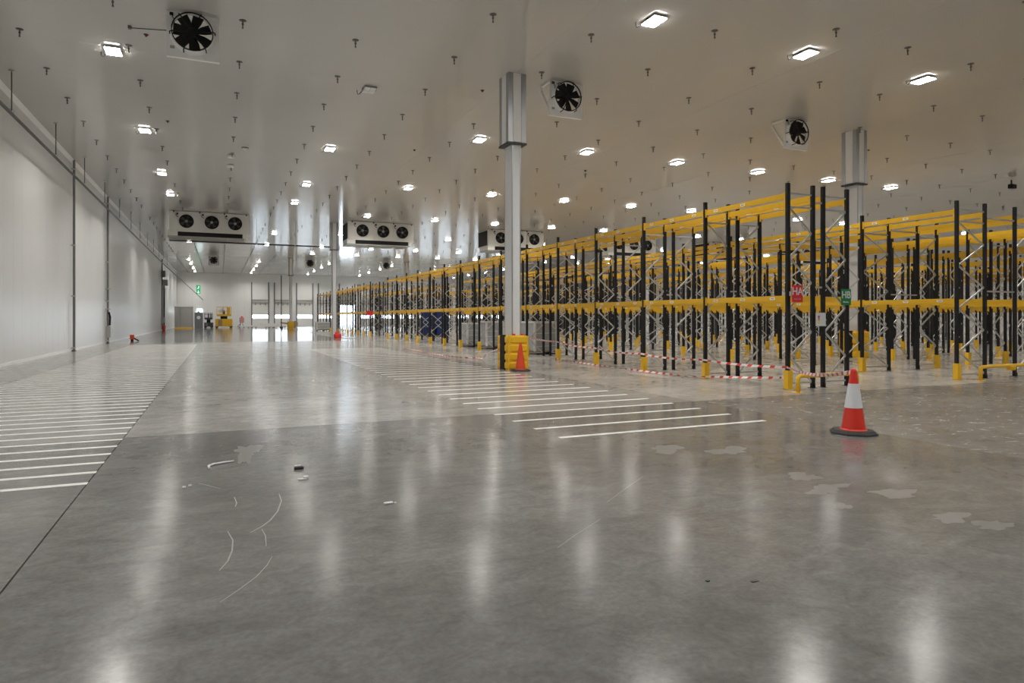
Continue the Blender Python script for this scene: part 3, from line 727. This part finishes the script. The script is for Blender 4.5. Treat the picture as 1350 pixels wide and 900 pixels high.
def scissor_lift(x, y, W, hc, hd, ht, m1, m2, label):
    t = thing('scissor_lift', label, 'scissor lift', (x, y, 0)); D = 1.2
    MB().bevbox(-W / 2, W / 2, 0, D, .22, hc, .06).build('chassis', m1, t)
    MB().box(-W * .34, -W * .1, -.02, 0, .3, hc - .1).build('access_panel', m2, t)
    for sx in (-1, 1):
        for y2 in (.1, D - .35): MB().lathe([(.0, 0), (.24, 0), (.24, .2), (0, .2)], (sx * (W / 2 - .2), y2, .24), 14, axis='y').build('wheel', M_rubber, t)
    for k in range(3):
        z0 = hc + (hd - hc) * k / 3; z1 = hc + (hd - hc) * (k + 1) / 3
        MB().obox((-W * .2, .3, z0), (W * .2, .3, z1), .12, .1, (0, 1, 0)).obox((W * .2, .8, z0), (-W * .2, .8, z1), .12, .1, (0, 1, 0)).build('scissor_arms', M_black, t)
    MB().box(-W * .2, W * .2, .32, .78, hc - .05, hd).build('lift_stack', M_black, t)
    MB().box(-W * .43, W * .43, -.02, D + .02, hd, hd + .3).build('platform', m1, t)
    g = M_guard if m1 is M_yel else M_tag
    for z in (hd + .75, ht):
        MB().tube([(-W * .42, 0, z), (W * .42, 0, z), (W * .42, D, z), (-W * .42, D, z), (-W * .42, 0, z)], .03, 6).build('guard_rail', m1, t)
    for px in (-W * .42, -W * .05, W * .2, W * .42):
        for py in (0, D): MB().tube([(px, py, hd + .3), (px, py, ht)], .03, 6).build('rail_post', m1, t)
    MB().box(W * .16, W * .36, -.05, .25, hd + .3, ht - .1).build('control_box', M_yel if m1 is M_yel else M_greyd, t)
    MB().box(-W * .3, W * .05, .5, .52, hd + .4, ht - .25).build('notice_sheet', M_cwhite, t)
    MB().box(-W * .08, W * .06, .1, .4, hd + .3, hd + .85).build('tool_box', M_dark, t)
    return t
scissor_lift(.65, 107.8, 2.35, 1.35, 1.75, 3.15, M_yel, M_wood, 'yellow scissor lift parked by the far wall')
scissor_lift(-1.45, 107.8, 1.25, .8, 1.25, 2.2, M_dark, M_greyd, 'small dark scissor lift beside the yellow one')
def trolley(x, y, label, mm):
    t = thing('hand_trolley', label, 'trolley', (x, y, 0))
    MB().tube([(-.6, 0, .1), (-.2, 0, .45), (.1, 0, .95)], .05, 6).build('handle', M_dark, t)
    MB().bevbox(-.25, .45, -.2, .3, .75, 1.55, .12).build('bundle', mm, t); MB().lathe([(0, 0), (.16, .02), (.18, .15), (.1, .25), (0, .28)], (.12, .05, 1.5), 12).build('bundle_top', M_cred if mm is M_pink else M_dark, t)
    for sx in (-.15, .3): MB().tube([(sx, 0, .1), (sx * .6, 0, .8)], .04, 6).build('leg', M_dark, t)
    MB().box(-.35, .5, -.25, .35, .05, .14).build('deck', M_galv, t)
    for sx in (-.3, .4): MB().lathe([(0, 0), (.09, 0), (.09, .06), (0, .06)], (sx, -.3, .09), 10, axis='y').build('wheel', M_rubber, t)
    return t
trolley(3.15, 112, 'trolley with faded pink bundle right of the yellow lift', M_pink)
t = thing('fire_point', 'pale stand carrying red extinguishers left of the dark lift', 'stand', (-2.75, 107.5, 0))
MB().bevbox(-.3, .3, 0, .4, 0, .9, .08).build('stand', M_colgrey, t)
for dx in (-.2, .15): MB().lathe([(0, 0), (.15, 0), (.15, .45), (.06, .58), (.05, .68)], (dx, .15, .9), 12).build('extinguisher', M_cred, t)
MB().box(.1, .25, .1, .2, 1.58, 1.75).build('valve', M_dark, t)
def pallet(x, y, label, boards):
    t = thing('pallet_stack', label, 'pallet', (x, y, 0))
    for k in range(3): MB().box(-.6 + k * .53, -.46 + k * .53, 0, 1.0, 0, .12).build('bearer', M_wood, t)
    for k in range(5): MB().box(-.65, .65, k * .22, k * .22 + .14, .12, .15).build('deck_board', M_wood, t)
    for k, (a, b, hh, mm) in enumerate(boards): MB().box(a, b, .05, .95, .15 + hh[0], .15 + hh[1]).build('stacked_sheet', mm, t)
    return t
pallet(4.6, 107.5, 'pallet of pale flat sheets left of the loading doors', [(-1.6, .6, (0, .12), M_tag), (-1.0, .7, (.12, .22), M_cwhite)])
pallet(7.0, 106, 'pallet of white boards before the leftmost loading door', [(-2.0, 1.0, (0, .2), M_tag), (-1.3, 1.2, (.2, .5), M_cwhite)])
pallet(9.5, 109, 'low pallet with sheets beside the far column guard', [(-1.2, 1.2, (0, .2), M_cwhite), (-.9, .2, (.2, .3), M_tag)])
t = thing('timber_offcut', 'curved brown timber piece lying on pallets before the doors', 'timber', (10.0, 104.6, 0))
m = MB(); pr = [(-1.6, .85), (-.9, .8), (-.2, .62), (.2, .95), (.5, 1.05), (.85, .9), (.9, .35), (.3, .3), (-.3, .45), (-1.6, .72)]
vs = [(a, yy, b) for yy in (-.25, .25) for a, b in pr]; n = len(pr)
m.add(vs, [tuple(range(n))[::-1], tuple(range(n, 2 * n))] + [(i, (i + 1) % n, n + (i + 1) % n, n + i) for i in range(n)]).build('curved_board', M_wood, t)
MB().box(-.1, .6, -.2, .2, 0, .34).build('support_block', M_wood, t)
t = thing('floor_post', 'thin dark post standing before the leftmost loading door', 'post', (8.15, 100, 0))
MB().tube([(0, 0, 0), (0, 0, 7.6)], .07, 8).build('post', M_dark, t); MB().box(-.2, .2, -.2, .2, 0, .25).build('foot', M_dark, t)

def crate(x, y, W, D, hh, label, rz=0.0):
    t = thing('wrapped_load', label, 'wrapped pallet', (x, y, 0)); t.rotation_euler.z = rz
    MB().bevbox(-W / 2, W / 2, -D / 2, D / 2, .14, hh, .10, n=4).build('film_wrap', M_film, t)
    MB().box(-W / 2 + .05, W / 2 - .05, -D / 2 + .05, D / 2 - .05, .1, .14).build('pallet_deck', M_wood, t)
    for sx in (-1, 0, 1): MB().box(sx * (W / 2 - .1) - .05, sx * (W / 2 - .1) + .05, -D / 2 + .05, D / 2 - .05, 0, .1).build('pallet_runner', M_dark, t)
    for sx in (-1, 1): MB().box(sx * (W / 2 - .035) - .045, sx * (W / 2 - .035) + .045, -D / 2 - .012, -D / 2 + .05, .14, hh - .03).build('edge_strip', M_filmw, t)
    MB().box(-W / 2 + .05, W / 2 - .05, -D / 2 - .01, -D / 2 + .06, hh - .08, hh + .008).build('edge_strip', M_filmw, t)
    MB().box(-W / 2 - .008, -W / 2 + .03, -D / 2 + .05, D / 2 - .05, hh - .07, hh + .005).build('edge_strip', M_filmw, t)
    for z in (.35, .62, .9):
        if z < hh - .2: MB().obox((-W / 2 + .08, -D / 2 - .004, z), (W / 2 - .08, -D / 2 - .004, z + random.uniform(-.06, .06)), .02, .012, (0, 1, 0)).build('film_crease', M_filmw, t)
    return t
crate(12.75, 34.1, 1.0, 1.0, 1.3, 'grey film-wrapped load under the racking, left of three')
crate(12.75, 31.35, 1.0, 1.05, 1.4, 'grey film-wrapped load with pale edges just left of the nearest column')
crate(12.78, 26.0, 1.15, 1.3, 1.42, 'bulky grey wrapped load right of the nearest column', .1)
crate(11.0, 78.5, 1.7, 1.2, 1.05, 'low grey wrapped load beside the middle aisle column')
t = thing('blue_load', 'tall stack wrapped in dark blue sheeting behind the racking', 'wrapped load', (16.2, 52.3, 0))
MB().bevbox(-1.05, .0, -.6, .7, .12, 2.3, .2, n=4).build('blue_wrap', M_blue, t); MB().bevbox(-.02, 1.1, -.7, .7, .12, 2.1, .25, n=4).build('blue_wrap', M_blue, t)
MB().box(-1.0, 1.05, -.5, .6, .0, .12).build('pallet', M_wood, t)
for z in (.8, 1.5): MB().box(-1.06, 1.11, -.71, -.60, z, z + .03).build('strap', M_greyd, t)
t = thing('red_bag', 'small red bag on the floor at the middle aisle column', 'bag', (8.45, 52.6, 0))
MB().bevbox(-.3, .3, -.2, .2, 0, .32, .14, n=4).build('body', M_cred, t); MB().bevbox(-.2, .12, -.16, .16, .32, .46, .12, n=4).build('top', M_cred, t)
MB().tube([(.3, 0, .1), (.6, .1, .03), (1, .0, .02), (1.4, .1, .02)], .015, 5).build('cord', M_tape_w, t)
t = thing('floor_plug', 'small orange plug with black cable on the floor near the left wall', 'plug', (-5.35, 50.8, 0))
MB().bevbox(-.12, .14, -.12, .12, .12, .42, .06).build('plug_body', M_corange, t); MB().box(-.07, .09, -.07, .07, 0, .12).build('foot', M_black, t)
MB().tube([(.1, 0, .2), (.3, -.3, .1), (.45, -.7, .05)], .045, 6).build('cable', M_black, t)

# ------------------------------------------------------------------ small ceiling devices
for x, y, lab, m in ((-1.76, 19.81, 'small red ceiling sensor left of the big fan', M_dred), (-1.79, 28.2, 'small red ceiling sensor between the left aisle lights', M_dred),
                     (7.9, 20.2, 'small red ceiling sensor left of the nearest column top', M_dred), (7.94, 28.6, 'small black ceiling sensor in the joint line beyond the nearest column', M_black),
                     (16.98, 29.1, 'small black ceiling sensor above the front racking', M_black), (26.4, 20.4, 'small red ceiling sensor right of the second column', M_dred)):
    t = thing('ceiling_sensor', lab, 'sensor', (x, y, ZC))
    MB().lathe([(0, -.06), (.025, -.06), (.035, -.02), (.055, 0)], n=12).build('sensor_head', m, t); MB().lathe([(.065, -.012), (.065, 0)], n=12).build('base_ring', M_hook, t)
t = thing('smoke_detector', 'round white smoke detector on the ceiling ahead of left cooling unit', 'detector', (1.04, 31.3, ZC)); MB().lathe([(0, -.1), (.07, -.1), (.11, -.05), (.13, 0)], n=18).build('head', M_white, t); MB().lathe([(.14, -.03), (.14, 0)], n=18).build('base', M_dark, t)
for y, s in ((32.9, 'nearer'), (35.0, 'farther')):
    t = thing('emergency_fitting', 'small white emergency fitting on the ceiling, %s of the pair' % s, 'fitting', (.5, y, ZC)); MB().bevbox(-.16, .16, -.14, .14, -.14, -.02, .04).build('cover', M_white, t); MB().box(-.12, .12, -.1, .1, -.02, 0).build('base', M_grey, t)
t = thing('ceiling_probe', 'thin horizontal probe rod on the ceiling left of the big fan', 'probe', (-2.05, 19.4, ZC)); MB().tube([(-.05, 0, -.05), (.95, -.25, -.05)], .012, 6).build('rod', M_dark, t); MB().box(-.08, .0, -.04, .04, -.08, 0).build('bracket', M_hook, t)
t = thing('security_camera', 'dark camera on the ceiling near the right edge', 'camera', (39.4, 21.8, ZC)); MB().tube([(0, 0, 0), (0, 0, -.25)], .04, 8).build('stem', M_dark, t); MB().bevbox(-.15, .3, -.12, .12, -.45, -.22, .05).build('body', M_black, t)

# ------------------------------------------------------------------ suspension hooks, a grid over the whole ceiling
ME_hp = MB().lathe([(0, -.026), (.045, -.026), (.09, -.01), (.09, 0)], n=10).mesh('anchor_plate', M_hook)
ME_hb = MB().lathe([(.014, -.02), (.014, -.07), (.028, -.075), (.028, -.11), (.014, -.115), (.014, -.17), (.022, -.175), (.022, -.205), (0, -.205)], n=8).mesh('eye_bolt', M_hook)
pts = []
blocked = [(-.58, 18.2, .7), (10.05, 18.6, .7), (19.9, 18.6, .7)] + [(c[0], c[1], .5) for c in cols] + [(l[0], l[1], .45) for l in lights]
for i, x in enumerate([-4.72 + .0, -2.27] + [-2.27 + 2.81 * k for k in range(1, 25)]):
    for j in range(40):
        y = 9.1 + 2.93 * j + (-1.55 if i == 6 else 0) + .012 * x
        zc = x * math.sin(TH) + y * math.cos(TH); xc = x * math.cos(TH) - y * math.sin(TH)
        if y > 121 or zc < 1 or x > 62: continue
        u = 675 + FPX * xc / zc; v = HZ - FPX * (ZC - H) / zc
        if not (-5 < u < 1355 and v > -8): continue
        if 51.2 < y < 54: continue
        if any((x - a) ** 2 + (y - b) ** 2 < r * r for a, b, r in blocked): continue
        pts.append((zc, x, y, i))
pts.sort()
seen = {}
for zc, x, y, i in pts[:300]:
    k = seen.get(i, 0); seen[i] = k + 1
    t = thing('ceiling_hook', 'dark ceiling suspension bolt, %s in view of the %s line from left wall' % (ordinal(k), ordinal(i)), 'hook', (x, y, ZC), 'grid of ceiling suspension bolts')
    ob('anchor_plate', ME_hp, t); ob('eye_bolt', ME_hb, t)
m = MB()
for zc, x, y, i in pts[300:]:
    m.lathe([(0, -.02), (.075, -.01), (.075, 0)], (x, y, ZC), 6); m.lathe([(.02, -.02), (.024, -.2), (0, -.2)], (x, y, ZC), 4)
if m.v: tag(m.build('ceiling_hook_field', M_hook), 'tiny distant suspension bolts over the far ceiling', 'hooks', kind='stuff')

# ------------------------------------------------------------------ litter on the floor
def scrap(u, v, name, label, m, parts):
    x, y = gnd(u, v); t = thing(name, label, 'litter', (x, y, 0))
    for k, (nm, mb) in enumerate(parts): mb.build(nm, m, t)
    return t
scrap(290, 615, 'plastic_strip', 'curled white plastic strip on the floor near the left hatching', M_cwhite, [('strip', MB().tube([(-.1, -.1, .012), (-.11, .02, .012), (-.06, .1, .015), (.06, .16, .012), (.14, .2, .01)], [.01, .014, .012, .012, .008], 6))])
t = scrap(394, 618, 'paper_scrap', 'dark crumpled scrap on the foreground floor', M_dark, [('crumple', MB().bevbox(-.05, .05, -.03, .03, 0, .03, .015))]); MB().bevbox(-.04, .02, -.02, .02, .03, .04, .01).build('pale_top', M_cwhite, t)
scrap(400, 632, 'paper_scrap', 'torn white scrap just below the dark crumpled one', M_cwhite, [('flake', MB().bevbox(-.05, .03, -.02, .02, 0, .012, .01)), ('flake', MB().bevbox(.0, .05, -.01, .04, .0, .03, .01))])
scrap(512, 664, 'paper_scrap', 'white scrap alone in the middle of the foreground floor', M_cwhite, [('flake', MB().bevbox(-.04, .04, -.02, .02, 0, .015, .012)), ('flake', MB().bevbox(.05, .07, -.01, .01, 0, .008, .004))])
scrap(245, 642, 'paper_scrap', 'pair of tiny white crumbs near the left hatching', M_cwhite, [('crumb', MB().bevbox(-.03, .0, -.02, .01, 0, .012, .008)), ('crumb', MB().bevbox(.02, .05, .02, .05, 0, .012, .008))])
scrap(933, 766, 'dark_pebble', 'small black fragment on the right foreground floor', M_dark, [('fragment', MB().bevbox(-.012, .012, -.01, .01, 0, .008, .005))])
scrap(995, 766, 'dark_chip', 'flat dark chip right of the small black fragment', M_dark, [('chip', MB().bevbox(-.028, .028, -.012, .012, 0, .004, .008))])
bpy.context.view_layer.update()
